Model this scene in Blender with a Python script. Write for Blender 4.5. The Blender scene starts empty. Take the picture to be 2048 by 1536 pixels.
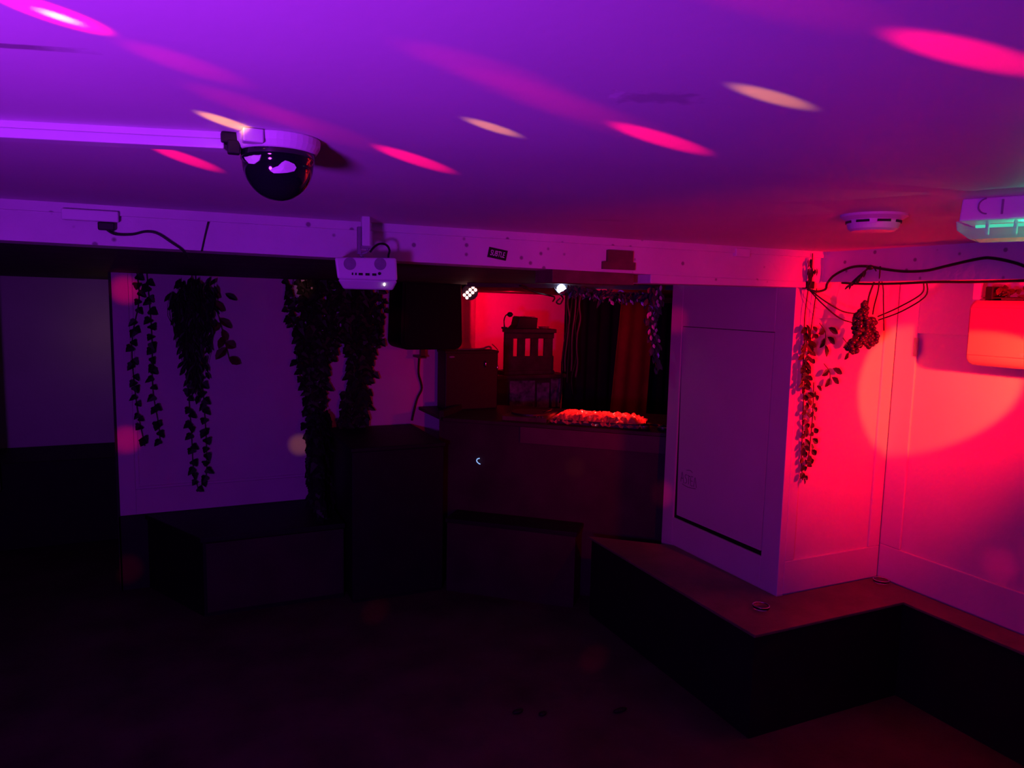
import bpy, bmesh, math, random
from mathutils import Vector, Matrix
random.seed(7)
C = bpy.context.scene.collection
R = math.radians
PI = math.pi
CEIL = 1.985
PX, PY = 2.448, 2.38          # pillar corner
WX = 3.095                    # right wall
VY = 4.75                     # back wall with the ivy
U = Vector((.753, -.658, 0)); N = Vector((.658, .753, 0))   # along / into the booth

# ------------------------------------------------------------------ materials
def mat(name, col, rough=.6, spec=.3, noise=0, nscale=6, bump=0, bscale=40, metal=0, trans=0, alpha=1):
    m = bpy.data.materials.new(name); m.use_nodes = True
    nt = m.node_tree; b = nt.nodes['Principled BSDF']
    b.inputs['Base Color'].default_value = (*col, 1)
    b.inputs['Roughness'].default_value = rough
    b.inputs['Specular IOR Level'].default_value = spec
    b.inputs['Metallic'].default_value = metal
    b.inputs['Transmission Weight'].default_value = trans
    tc = nt.nodes.new('ShaderNodeTexCoord')
    if noise:
        n = nt.nodes.new('ShaderNodeTexNoise'); n.inputs['Scale'].default_value = nscale; n.inputs['Detail'].default_value = 6
        nt.links.new(tc.outputs['Object'], n.inputs['Vector'])
        r = nt.nodes.new('ShaderNodeValToRGB')
        r.color_ramp.elements[0].position = .3; r.color_ramp.elements[1].position = .7
        r.color_ramp.elements[0].color = (*[c * (1 - noise) for c in col], 1)
        r.color_ramp.elements[1].color = (*[min(1, c * (1 + noise * .5)) for c in col], 1)
        nt.links.new(n.outputs['Fac'], r.inputs['Fac']); nt.links.new(r.outputs['Color'], b.inputs['Base Color'])
    if bump:
        n2 = nt.nodes.new('ShaderNodeTexNoise'); n2.inputs['Scale'].default_value = bscale; n2.inputs['Detail'].default_value = 5
        nt.links.new(tc.outputs['Object'], n2.inputs['Vector'])
        bp = nt.nodes.new('ShaderNodeBump'); bp.inputs['Strength'].default_value = bump; bp.inputs['Distance'].default_value = .01
        nt.links.new(n2.outputs['Fac'], bp.inputs['Height']); nt.links.new(bp.outputs['Normal'], b.inputs['Normal'])
    return m

def emit(name, col, s):
    m = bpy.data.materials.new(name); m.use_nodes = True
    nt = m.node_tree; nt.nodes.remove(nt.nodes['Principled BSDF'])
    e = nt.nodes.new('ShaderNodeEmission'); e.inputs['Color'].default_value = (*col, 1); e.inputs['Strength'].default_value = s
    nt.links.new(e.outputs[0], nt.nodes['Material Output'].inputs['Surface'])
    return m

def add_spots(m, scale, thr, dark, amount=.7):
    """scattered nail holes and chips"""
    nt = m.node_tree; b = nt.nodes['Principled BSDF']
    tc = nt.nodes.new('ShaderNodeTexCoord')
    v = nt.nodes.new('ShaderNodeTexVoronoi'); v.inputs['Scale'].default_value = scale
    nt.links.new(tc.outputs['Object'], v.inputs['Vector'])
    mr = nt.nodes.new('ShaderNodeMapRange'); mr.inputs['From Min'].default_value = thr * .6; mr.inputs['From Max'].default_value = thr
    mr.inputs['To Min'].default_value = amount; mr.inputs['To Max'].default_value = 0
    nt.links.new(v.outputs['Distance'], mr.inputs['Value'])
    mx = nt.nodes.new('ShaderNodeMix'); mx.data_type = 'RGBA'; mx.inputs['B'].default_value = (*dark, 1)
    src = b.inputs['Base Color'].links[0].from_socket if b.inputs['Base Color'].links else None
    if src: nt.links.new(src, mx.inputs['A'])
    else: mx.inputs['A'].default_value = b.inputs['Base Color'].default_value
    nt.links.new(mr.outputs[0], mx.inputs['Factor']); nt.links.new(mx.outputs['Result'], b.inputs['Base Color'])

def add_patch(m, cx, cy, hx, hy, rot, col, amount, edge=.35, nscale=30, nz=.6):
    """an elongated mark of its own shape, in object coordinates"""
    nt = m.node_tree; b = nt.nodes['Principled BSDF']
    tc = nt.nodes.new('ShaderNodeTexCoord')
    mp = nt.nodes.new('ShaderNodeMapping'); mp.vector_type = 'TEXTURE'
    mp.inputs['Location'].default_value = (cx, cy, CEIL); mp.inputs['Rotation'].default_value = (0, 0, rot); mp.inputs['Scale'].default_value = (hx, hy, 1)
    nt.links.new(tc.outputs['Object'], mp.inputs['Vector'])
    n = nt.nodes.new('ShaderNodeTexNoise'); n.inputs['Scale'].default_value = nscale; n.inputs['Detail'].default_value = 6
    nt.links.new(tc.outputs['Object'], n.inputs['Vector'])
    sx = nt.nodes.new('ShaderNodeSeparateXYZ'); nt.links.new(mp.outputs[0], sx.inputs[0])
    ax = nt.nodes.new('ShaderNodeMath'); ax.operation = 'ABSOLUTE'; nt.links.new(sx.outputs['X'], ax.inputs[0])
    ay = nt.nodes.new('ShaderNodeMath'); ay.operation = 'ABSOLUTE'; nt.links.new(sx.outputs['Y'], ay.inputs[0])
    mm = nt.nodes.new('ShaderNodeMath'); mm.operation = 'MAXIMUM'; nt.links.new(ax.outputs[0], mm.inputs[0]); nt.links.new(ay.outputs[0], mm.inputs[1])
    ns = nt.nodes.new('ShaderNodeMath'); ns.operation = 'MULTIPLY_ADD'; ns.inputs[1].default_value = nz; ns.inputs[2].default_value = -nz / 2
    nt.links.new(n.outputs['Fac'], ns.inputs[0])
    ad = nt.nodes.new('ShaderNodeMath'); ad.operation = 'ADD'; nt.links.new(mm.outputs[0], ad.inputs[0]); nt.links.new(ns.outputs[0], ad.inputs[1])
    mr = nt.nodes.new('ShaderNodeMapRange'); mr.inputs['From Min'].default_value = 1 - edge; mr.inputs['From Max'].default_value = 1
    mr.inputs['To Min'].default_value = amount; mr.inputs['To Max'].default_value = 0
    nt.links.new(ad.outputs[0], mr.inputs['Value'])
    mx = nt.nodes.new('ShaderNodeMix'); mx.data_type = 'RGBA'; mx.inputs['B'].default_value = (*col, 1)
    src = b.inputs['Base Color'].links[0].from_socket
    nt.links.new(src, mx.inputs['A']); nt.links.new(mr.outputs[0], mx.inputs['Factor']); nt.links.new(mx.outputs['Result'], b.inputs['Base Color'])

WHITE = (.74, .72, .74)
M = {}
M['ceiling'] = mat('ceiling_paint', WHITE, .6, .3, .05, 3, .035, 60)
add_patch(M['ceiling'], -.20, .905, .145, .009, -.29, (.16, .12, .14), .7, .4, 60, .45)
add_patch(M['ceiling'], .517, .728, .05, .026, -.4, (.40, .36, .40), .5, .5, 60, 1.6)
add_patch(M['ceiling'], .468, .742, .007, .018, -.2, (.95, .95, .95), .6, .5, 90, 1.6)
add_patch(M['ceiling'], 1.15, 1.85, .07, .03, -.4, (.45, .4, .42), .35, .6, 20, .6)
M['wall'] = mat('wall_paint', (.66, .62, .66), .55, .3, .06, 4, .1, 50)
M['beam'] = mat('beam_paint', (.70, .66, .70), .55, .3, .07, 7, .2, 40)
add_spots(M['beam'], 17, .16, (.12, .08, .1), .75)
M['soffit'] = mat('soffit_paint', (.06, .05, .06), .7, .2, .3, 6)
M['black'] = mat('black_paint', (.012, .011, .013), .6, .25, .2, 8, .1, 60)
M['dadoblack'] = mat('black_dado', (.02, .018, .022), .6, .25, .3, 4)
M['floor'] = mat('floor_concrete', (.085, .056, .050), .65, .25, .45, 3, .3, 30)
M['benchtop'] = mat('bench_top_wood', (.15, .10, .085), .5, .35, .25, 10, .1, 80)
M['benchfront'] = mat('bench_front_wood', (.045, .028, .028), .6, .25, .3, 5)
M['boothfront'] = mat('booth_front_wood', (.045, .03, .032), .55, .25, .35, 5)
M['fascia'] = mat('booth_fascia', (.09, .06, .07), .6, .25, .2, 6)
M['plastic_white'] = mat('white_plastic', (.74, .73, .76), .35, .4, .03, 10)
M['plastic_grey'] = mat('grey_plastic', (.28, .27, .30), .5, .3, .1, 60)
M['plastic_muted'] = mat('glare_muted_plastic', (.40, .25, .25), .4, .35, .03, 10)  # white casing coloured darker and redder to offset the red lamp's hot spot
M['plastic_dark'] = mat('dark_plastic', (.02, .02, .022), .4, .4, .1, 20)
M['rubber'] = mat('black_rubber', (.012, .011, .012), .55, .3, .1, 30)
M['speaker'] = mat('speaker_black', (.004, .004, .005), .7, .15, .1, 30)
M['dome'] = mat('smoked_dome', (.006, .006, .01), .06, .9, .05, 10)
M['leaf'] = mat('ivy_leaf', (.016, .026, .016), .5, .25, .4, 30)
M['leaf_shiny'] = mat('shiny_leaf', (.07, .11, .12), .16, .9, .4, 30, metal=.15)
M['leaf_glint'] = mat('glint_leaf', (.55, .60, .68), .2, .8, .3, 30)  # pale colour paints in lamp light caught by some garland leaves
M['leaf_red'] = mat('dry_leaf', (.10, .028, .02), .5, .3, .4, 30)
M['leaf_side'] = mat('side_vine_leaf', (.026, .016, .012), .22, .7, .5, 30)
M['leaf_gloss'] = mat('tangle_leaf', (.09, .03, .03), .2, .7, .5, 30)
M['stem'] = mat('vine_stem', (.03, .025, .015), .6, .2, .2, 20)
M['berry'] = mat('berry_skin', (.035, .008, .03), .2, .6, .3, 30)
M['cable'] = mat('cable_sheath', (.014, .012, .012), .45, .35, .1, 20)
M['cable_red'] = mat('dim_cable', (.12, .09, .09), .4, .4, .1, 20)
M['wood'] = mat('dark_wood', (.085, .05, .045), .55, .3, .4, 12, .2, 50)
M['brown'] = mat('bare_brown_board', (.16, .055, .06), .7, .2, .3, 15)
M['velvet'] = mat('black_velvet', (.012, .012, .018), .8, .2, .2, 10)
M['redcloth'] = mat('red_cloth', (.5, .02, .03), .75, .2, .15, 10)
M['paper'] = mat('poster_paper', (.30, .24, .26), .6, .2, .75, 22)
M['glass'] = mat('clear_glass', (.9, .9, .9), .05, .5, .02, 5, trans=1)
M['cling'] = mat('crinkled_plastic', (.42, .12, .11), .14, .9, .35, 40)
M['chrome'] = mat('chrome', (.75, .78, .85), .15, .5, .05, 10, metal=1)
M['sticker'] = mat('sticker_black', (.015, .012, .015), .4, .3, .1, 20)
M['ink'] = mat('sticker_lettering', (.92, .92, .92), .5, .3, .02, 20)
M['marker'] = mat('marker_ink', (.12, .09, .12), .6, .2, .2, 60)
M['led_red'] = emit('red_led', (1, .42, .40), 9)
M['led_white'] = emit('white_led', (.55, .68, 1), 30)
M['led_green'] = emit('green_led', (.03, .9, .5), 1.1)
M['glint_blue'] = emit('blue_glint', (.30, .50, 1), 1.0)  # glow colour for the glint on the booth front
M['led_dot'] = emit('indicator_led', (1, .75, .8), 5)

def lens_mat():
    m = bpy.data.materials.new('beacon_lens'); m.use_nodes = True
    nt = m.node_tree; b = nt.nodes['Principled BSDF']
    b.inputs['Base Color'].default_value = (.6, .95, .85, 1); b.inputs['Roughness'].default_value = .15
    t = nt.nodes.new('ShaderNodeBsdfTransparent'); t.inputs['Color'].default_value = (.7, 1, .9, 1)
    mx = nt.nodes.new('ShaderNodeMixShader'); mx.inputs[0].default_value = .35
    nt.links.new(t.outputs[0], mx.inputs[1]); nt.links.new(b.outputs[0], mx.inputs[2])
    nt.links.new(mx.outputs[0], nt.nodes['Material Output'].inputs['Surface'])
    return m
M['lens'] = lens_mat()

# ------------------------------------------------------------------ mesh helpers
class MB:
    def __init__(s): s.v = []; s.f = []
    def add(s, vs, fs):
        o = len(s.v); s.v += [tuple(v) for v in vs]; s.f += [tuple(i + o for i in f) for f in fs]; return s
    def box(s, x0, x1, y0, y1, z0, z1):
        vs = [(x, y, z) for z in (z0, z1) for x, y in ((x0, y0), (x1, y0), (x1, y1), (x0, y1))]
        return s.add(vs, [(3, 2, 1, 0), (4, 5, 6, 7), (0, 1, 5, 4), (1, 2, 6, 5), (2, 3, 7, 6), (3, 0, 4, 7)])
    def prism(s, poly, z0, z1):
        n = len(poly); z0s = z0 if callable(z0) else (lambda x, y: z0); z1s = z1 if callable(z1) else (lambda x, y: z1)
        vs = [(x, y, z0s(x, y)) for x, y in poly] + [(x, y, z1s(x, y)) for x, y in poly]
        fs = [tuple(reversed(range(n))), tuple(range(n, 2 * n))] + [(i, (i + 1) % n, n + (i + 1) % n, n + i) for i in range(n)]
        return s.add(vs, fs)
    def prism_xz(s, poly, y0, y1):
        n = len(poly)
        vs = [(x, y0, z) for x, z in poly] + [(x, y1, z) for x, z in poly]
        fs = [tuple(range(n)), tuple(reversed(range(n, 2 * n)))] + [(i, n + i, n + (i + 1) % n, (i + 1) % n) for i in range(n)]
        return s.add(vs, fs)
    def obox(s, o, a, la, lb, z0, z1):
        """box from corner o, la along direction a, lb to its left-hand perpendicular"""
        a = Vector((a[0], a[1])).normalized(); b = Vector((-a.y, a.x)); o = Vector((o[0], o[1]))
        p = [o, o + a * la, o + a * la + b * lb, o + b * lb]
        return s.prism([tuple(q) for q in p], z0, z1)
    def lathe(s, prof, c, seg=32):
        vs = []; fs = []; n = len(prof)
        for k in range(seg):
            t = 2 * PI * k / seg
            vs += [(c[0] + r * math.cos(t), c[1] + r * math.sin(t), c[2] + z) for r, z in prof]
        for k in range(seg):
            for i in range(n - 1):
                a = k * n + i; b = ((k + 1) % seg) * n + i
                fs.append((a, b, b + 1, a + 1))
        return s.add(vs, fs)
    def tube(s, pts, r, seg=6, sm=5):
        pts = [Vector(p) for p in pts]
        if len(pts) > 2 and sm > 1:
            out = []
            for i in range(len(pts) - 1):
                p0 = pts[max(i - 1, 0)]; p1 = pts[i]; p2 = pts[i + 1]; p3 = pts[min(i + 2, len(pts) - 1)]
                for k in range(sm):
                    t = k / sm
                    out.append(.5 * ((2 * p1) + (-p0 + p2) * t + (2 * p0 - 5 * p1 + 4 * p2 - p3) * t * t + (-p0 + 3 * p1 - 3 * p2 + p3) * t ** 3))
            out.append(pts[-1]); pts = out
        vs = []; fs = []; n = len(pts)
        ref = Vector((.31, .17, .93))
        for i, p in enumerate(pts):
            d = (pts[min(i + 1, n - 1)] - pts[max(i - 1, 0)]).normalized()
            a = d.cross(ref); a = a.normalized() if a.length > 1e-4 else Vector((1, 0, 0)); b = d.cross(a)
            vs += [p + (a * math.cos(2 * PI * k / seg) + b * math.sin(2 * PI * k / seg)) * r for k in range(seg)]
        for i in range(n - 1):
            for k in range(seg):
                fs.append((i * seg + k, i * seg + (k + 1) % seg, (i + 1) * seg + (k + 1) % seg, (i + 1) * seg + k))
        fs += [tuple(reversed(range(seg))), tuple(range((n - 1) * seg, n * seg))]
        return s.add(vs, fs)
    def ball(s, c, r, seg=8, rings=5, sq=(1, 1, 1)):
        prof = [(max(1e-4, r * math.sin(PI * i / rings)), -r * math.cos(PI * i / rings)) for i in range(rings + 1)]
        b = MB().lathe(prof, (0, 0, 0), seg)
        return s.add([(c[0] + v[0] * sq[0], c[1] + v[1] * sq[1], c[2] + v[2] * sq[2]) for v in b.v], b.f)
    def leaf(s, p, d, up, L, W, shape='ivy'):
        """a folded leaf from p along d"""
        d = Vector(d).normalized(); up = Vector(up); sd = d.cross(up)
        sd = sd.normalized() if sd.length > 1e-3 else Vector((1, 0, 0)); nn = sd.cross(d)
        p = Vector(p)
        if shape == 'ivy': pr = [(0, 0), (.05, .42), (.28, .5), (.45, .33), (.62, .28), (1, 0)]
        elif shape == 'long': pr = [(0, 0), (.2, .32), (.5, .5), (.8, .3), (1, 0)]
        else: pr = [(0, 0), (.3, .45), (.6, .42), (1, 0)]
        mid = [p + d * L * t for t, w in pr]
        l = [p + d * L * t + sd * W * w + nn * W * w * .35 for t, w in pr]
        r = [p + d * L * t - sd * W * w + nn * W * w * .35 for t, w in pr]
        vs = mid + l[1:-1] + r[1:-1]; n = len(pr); m = n - 2
        fs = []
        for i in range(n - 1):
            a, b = i, i + 1
            la = n + i - 1 if 0 < i < n - 1 else a; lb = n + i if i + 1 < n - 1 else b
            ra = n + m + i - 1 if 0 < i < n - 1 else a; rb = n + m + i if i + 1 < n - 1 else b
            f = [a, b]
            if lb != b: f.append(lb)
            if la != a: f.append(la)
            fs.append(tuple(reversed(f)))
            f = [a, b]
            if rb != b: f.append(rb)
            if ra != a: f.append(ra)
            fs.append(tuple(f))
        return s.add(vs, fs)
    def build(s, name, m, parent=None, smooth=False, bevel=0, seg=2, loc=None):
        me = bpy.data.meshes.new(name)
        off = Vector(loc) if loc is not None else (parent.matrix_world.translation if parent else Vector((0, 0, 0)))
        # parents are all unrotated; children are stored relative to the chain of parents
        if parent is not None:
            off = Vector((0, 0, 0)); q = parent
            while q: off += Vector(q.location); q = q.parent
        me.from_pydata([tuple(Vector(v) - off) for v in s.v], [], s.f)
        bm = bmesh.new(); bm.from_mesh(me); bmesh.ops.recalc_face_normals(bm, faces=bm.faces); bm.to_mesh(me); bm.free()
        me.materials.append(M[m] if isinstance(m, str) else m)
        if smooth:
            for p in me.polygons: p.use_smooth = True
        o = bpy.data.objects.new(name, me); C.objects.link(o)
        if parent is not None: o.parent = parent
        elif loc is not None: o.location = loc
        if bevel:
            b = o.modifiers.new('edge', 'BEVEL'); b.width = bevel; b.segments = seg; b.limit_method = 'ANGLE'; b.angle_limit = R(40)
        return o

def thing(name, label, cat, loc, group=None):
    o = bpy.data.objects.new(name, None); C.objects.link(o); o.location = loc; o.empty_display_size = .05
    return tag(o, label, cat, group)
def tag(o, label, cat, group=None, kind=None):
    if label: o['label'] = label
    if cat: o['category'] = cat
    if group: o['group'] = group
    if kind: o['kind'] = kind
    return o
def struct(name, mb, m, label=None, bevel=0, parent=None):
    o = mb.build(name, m, parent, bevel=bevel)
    if parent is None:
        o['kind'] = 'structure'
        if label: o['label'] = label
    return o

# ------------------------------------------------------------------ the room
struct('floor', MB().box(-3, 4.6, -2.6, 6.8, -.1, 0), 'floor', 'dark concrete floor of the room')
struct('ceiling', MB().box(-3, 2.6, -2.6, 2.4, CEIL, CEIL + .12), 'ceiling', 'low white ceiling with stains, washed purple')
def zb(x, y): return 1.879 - .0093 * (x + .4)
def zs(x, y): return 1.888 - .0085 * (x + .4) - .012 * (y - 2.35)
b = struct('beam', MB().prism([(-3, 2.35), (2.62, 2.35), (2.62, 2.50), (-3, 2.50)], zb, 2.1), 'beam', 'long white painted ceiling beam over the alcove')
MB().prism([(-3, 2.338), (2.567, 2.338), (2.567, 2.36), (-3, 2.36)], CEIL - .026, 2.0).build('top_batten', 'beam', b)
rb = struct('beam', MB().box(2.567, 2.63, -2.6, 2.36, 1.857, 2.1), 'beam', 'downstand beam running along the right-hand wall')
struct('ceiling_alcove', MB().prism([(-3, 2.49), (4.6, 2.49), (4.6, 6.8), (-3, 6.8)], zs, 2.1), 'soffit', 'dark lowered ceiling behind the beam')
struct('ceiling_side', MB().prism([(2.62, -2.6), (3.3, -2.6), (3.3, 2.5), (2.62, 2.5)], 1.872, 2.1), 'wall', 'narrow lowered ceiling along the right wall')

# right wall: boarded frame round sunk panels
w = struct('wall_right', MB().box(WX + .012, WX + .15, -2.6, 2.5, 0, 2.0), 'wall', 'white panelled wall lit red')
fr = MB()
fr.box(WX, WX + .013, -2.6, 2.38, .45, .617)              # skirting board
fr.box(WX, WX + .013, 2.272, 2.38, .617, 1.9)            # corner board
fr.box(WX, WX + .013, -2.6, 2.272, 1.64, 1.9)
fr.build('panel_frame', 'wall', w, bevel=.004)
# pillar
pl = struct('pillar', MB().box(PX + .03, WX + .02, PY + .012, 3.225, 0, 1.9), 'wall', 'square white pillar with a loose panel on one side')
f2 = MB()
f2.box(PX, PX + .035, 3.15, 3.243, .45, 1.9)                      # left stile
f2.box(PX, PX + .035, PY, 2.49, .45, 1.9)                        # right stile
f2.box(PX, PX + .035, 2.49, 3.15, .45, .598)                     # bottom rail
f2.box(PX, PX + .035, 2.49, 3.15, 1.634, 1.9)                    # top rail
f2.box(PX + .02, WX, 3.20, 3.243, .45, 1.9)
f2.box(PX, PX + .04, PY, 3.243, 0, .45)
f2.build('corner_frame', 'wall', pl, bevel=.003)
f3 = MB()
f3.box(PX + .035, WX, PY, PY + .013, .45, .606)
f3.box(PX + .035, 2.54, PY, PY + .013, .606, 1.9)
f3.box(3.022, WX, PY, PY + .013, .606, 1.9)
f3.box(2.54, 3.022, PY, PY + .013, 1.70, 1.9)
f3.build('side_frame', 'wall', pl, bevel=.004)
MB().box(PX + .0095, PX + .015, 2.48, 3.16, .59, 1.64).build('gap_shade', 'black', pl)  # black sheet stands in for the shade inside the panel gap
hp = MB()
# loose panel, hung a little askew so a dark gap opens down its left side and along its foot
hp.add([(PX + .001, 2.496, .624), (PX + .001, 3.120, .620), (PX + .001, 3.143, 1.631), (PX + .001, 2.494, 1.631),
        (PX + .009, 2.496, .624), (PX + .009, 3.120, .620), (PX + .009, 3.143, 1.631), (PX + .009, 2.494, 1.631)],
       [(0, 1, 2, 3), (7, 6, 5, 4), (0, 4, 5, 1), (1, 5, 6, 2), (2, 6, 7, 3), (3, 7, 4, 0)])
hpo = hp.build('loose_panel', 'wall', pl)

# back wall with the ivy, and the recess beside it
wb = struct('wall_back', MB().box(-.298, 1.72, VY, VY + .12, 0, 1.9), 'wall', 'white panelled wall behind the ivy')
g = MB()
g.box(-.298, -.212, VY - .012, VY + .005, .45, 1.9); g.box(-.212, 1.72, VY - .012, VY + .005, .45, .60)
g.box(-.195, -.190, VY - .008, VY + .005, .625, 1.9); g.box(-.195, 1.72, VY - .008, VY + .005, .612, .617)
g.build('panel_frame', 'wall', wb, bevel=.003)
MB().box(-.305, 1.72, VY - .016, VY + .01, 0, .447).build('dado', 'dadoblack', wb)
struct('wall_return', MB().box(-.31, -.296, VY - .016, 6.4, 0, 1.9), 'dadoblack', 'dark edge of the recess beside the ivy wall')
struct('wall_recess', MB().box(-2.6, -.3, 6.35, 6.45, 0, 1.9), 'wall', 'plain wall at the back of the dim recess')
tag(MB().box(-2.3, -.33, 5.75, 6.33, 0, .60).build('recess_bench', 'black', bevel=.01), 'low black bench along the back of the dim recess', 'bench')
struct('trim_recess', MB().box(-1.14, -1.035, 5.55, 5.64, .45, 1.86), 'wall', 'pale upright edge at the left of the recess')
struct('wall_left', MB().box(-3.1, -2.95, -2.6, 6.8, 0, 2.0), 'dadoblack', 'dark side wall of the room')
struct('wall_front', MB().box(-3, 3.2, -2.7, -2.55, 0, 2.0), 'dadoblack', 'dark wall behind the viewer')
# booth walls
struct('wall_booth', MB().box(2.2, 4.6, 6.3, 6.4, 0, 1.9), 'wall', 'back wall of the booth lit red')
struct('wall_booth_side', MB().obox((1.70, 4.87), (.78, 1.47), 1.66, -.08, 0, 1.9), 'wall', 'side wall of the booth in dim red')
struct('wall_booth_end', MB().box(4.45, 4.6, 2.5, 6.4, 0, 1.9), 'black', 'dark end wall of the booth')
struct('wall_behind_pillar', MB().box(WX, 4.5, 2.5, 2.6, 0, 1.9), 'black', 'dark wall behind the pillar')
h0 = N * 4.22
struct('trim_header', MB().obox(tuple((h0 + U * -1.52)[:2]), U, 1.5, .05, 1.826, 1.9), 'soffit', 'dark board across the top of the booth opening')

tag(MB().box(1.25, 1.60, 2.36, 2.50, 1.817, 1.866).build('lintel_board', 'brown', bevel=.003), 'reddish bare board fixed under the beam above the blue-white lamp', 'board', 'boards fixed under the beam')
tag(MB().add([(1.665, 2.345, 1.826), (2.466, 2.345, 1.831), (2.466, 2.345, 1.856), (1.665, 2.345, 1.860),
              (1.665, 2.5, 1.826), (2.466, 2.5, 1.831), (2.466, 2.5, 1.856), (1.665, 2.5, 1.860)],
             [(0, 1, 2, 3), (7, 6, 5, 4), (0, 4, 5, 1), (1, 5, 6, 2), (2, 6, 7, 3), (3, 7, 4, 0)]).build('lintel_board', 'beam', bevel=.003),
    'long white board fixed under the beam above the pillar', 'board', 'boards fixed under the beam')

# ------------------------------------------------------------------ benches
t = thing('corner_bench', 'black L-shaped corner bench with a worn brown top wrapping the pillar', 'bench', (2.3, 2.3, 0))
poly = [(2.07, 2.112), (2.935, 2.112), (2.935, .2), (3.09, .2), (3.09, PY - .003), (PX - .003, PY - .003), (PX - .003, 3.12), (2.085, 3.43)]
inn = [(2.085, 2.127), (2.95, 2.127), (2.95, .2), (3.09, .2), (3.09, PY - .003), (PX - .003, PY - .003), (PX - .003, 3.11), (2.10, 3.41)]
MB().prism(inn, 0, .437).build('base', 'black', t)
MB().prism(poly, .437, .45).build('seat', 'benchtop', t, bevel=.003)

def dish(x, y, label):
    t = thing('glass_dish', label, 'dish', (x, y, .45), 'glass dishes on the corner bench')
    MB().lathe([(.001, .001), (.034, .001), (.036, .008), (.036, .014), (.032, .014), (.031, .006), (.001, .005)], (x, y, .45), 28).build('bowl', 'glass', t, smooth=True)
    MB().lathe([(.0320, .013), (.0362, .0135), (.0365, .016), (.032, .016), (.0320, .013)], (x, y, .45), 28).build('rim', 'chrome', t, smooth=True)
dish(2.282, 2.302, 'small round glass dish at the corner of the pillar bench')
dish(3.045, 2.317, 'small round glass dish in the inner corner against the red wall')

t = thing('wall_bench', 'long low bench with brown front beneath the ivy wall', 'bench', (.5, 4.4, 0))
bp = [(-.17, VY - .02), (.112, 4.15), (.885, 4.14), (.885, VY - .02)]
bi = [(-.155, VY - .02), (.125, 4.17), (.88, 4.16), (.88, VY - .02)]
MB().prism(bi, 0, .42).build('base', 'black', t)
MB().prism(bp, .42, .45).build('seat', 'black', t, bevel=.004)
MB().box(.14, .875, 4.15, 4.162, .03, .415).build('front_panel', 'benchfront', t)

t = thing('black_cabinet', 'tall plain black cabinet standing between the ivy and the booth', 'cabinet', (1.17, 4.3, 0))
MB().box(.90, 1.444, 4.03, 4.70, .02, .885).build('carcass', 'black', t, bevel=.006)
MB().box(.892, 1.452, 4.02, 4.71, .885, .91).build('top', 'black', t, bevel=.006)
MB().box(.91, 1.434, 4.05, 4.69, 0, .02).build('plinth', 'black', t)

# ------------------------------------------------------------------ DJ booth
def bp3(u, n, z): v = U * u + N * n; return (v.x, v.y, z)
# u along the booth: left end about -1.67, right end about -.26
t = thing('dj_booth', 'dark wooden booth counter set diagonally across the corner', 'booth', bp3(-.95, 4.4, 0))
u0, u1 = -1.655, -.30
MB().obox(bp3(u0, 4.2, 0)[:2], U, u1 - u0, .03, 0, 1.0).build('front_panel', 'boothfront', t)
MB().prism([bp3(u0, 4.185, 0)[:2], bp3(u1, 4.185, 0)[:2], bp3(u1, 4.905, 0)[:2], (1.98, 4.73), (1.508, 4.73)], 1.0, 1.022).build('counter_top', 'boothfront', t, bevel=.003)
MB().obox(bp3(-1.16, 4.192, 0)[:2], U, .86, .01, .90, .998).build('fascia_board', 'fascia', t, bevel=.002)
MB().obox(bp3(u0, 4.205, 0)[:2], N, .5, .03, 0, 1.06).build('side_panel', 'boothfront', t)
t = thing('booth_bench', 'low brown step bench along the foot of the booth', 'bench', bp3(-.95, 4.1, 0))
MB().obox(bp3(-1.545, 4.0, 0)[:2], U, .78, .19, 0, .425).build('base', 'benchfront', t)
MB().obox(bp3(-1.555, 3.99, 0)[:2], U, .80, .2, .425, .45).build('seat', 'black', t, bevel=.003)

# crinkled plastic over the mixer
t = thing('dj_mixer', 'mixing desk under crinkled plastic glowing red on the counter', 'mixer', bp3(-.7, 4.4, 1.022))
cs_ = MB().obox(bp3(-.98, 4.24, 0)[:2], U, .52, .28, 1.022, 1.05).build('console', 'plastic_dark', t, bevel=.004)
for i in range(8):
    for j in range(3):
        c = bp3(-.94 + i * .063, 4.28 + j * .08, 1.05)
        MB().lathe([(.009, 0), (.008, .012), (.001, .012)], c, 10).build('knob', 'plastic_dark', cs_)
cm = MB(); nu, nn_ = 44, 18
rr = random.Random(3)
idx = {}
for i in range(nu + 1):
    for j in range(nn_ + 1):
        fu, fn = i / nu, j / nn_
        e = min(fu, 1 - fu, fn * .6, (1 - fn) * .6) * 9
        hgt = .012 + .042 * min(1, e) + (rr.random() - .5) * .022
        idx[i, j] = len(cm.v)
        cm.v.append(bp3(-1.0 + .56 * fu + (rr.random() - .5) * .006, 4.225 + .31 * fn + (rr.random() - .5) * .008, 1.022 + max(.004, hgt)))
for i in range(nu):
    for j in range(nn_):
        a, b_, c_, d_ = idx[i, j], idx[i + 1, j], idx[i + 1, j + 1], idx[i, j + 1]
        cm.f += [(a, b_, c_), (a, c_, d_)] if (i + j) % 2 else [(a, b_, d_), (b_, c_, d_)]
cm.build('plastic_cover', 'cling', t)

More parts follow.
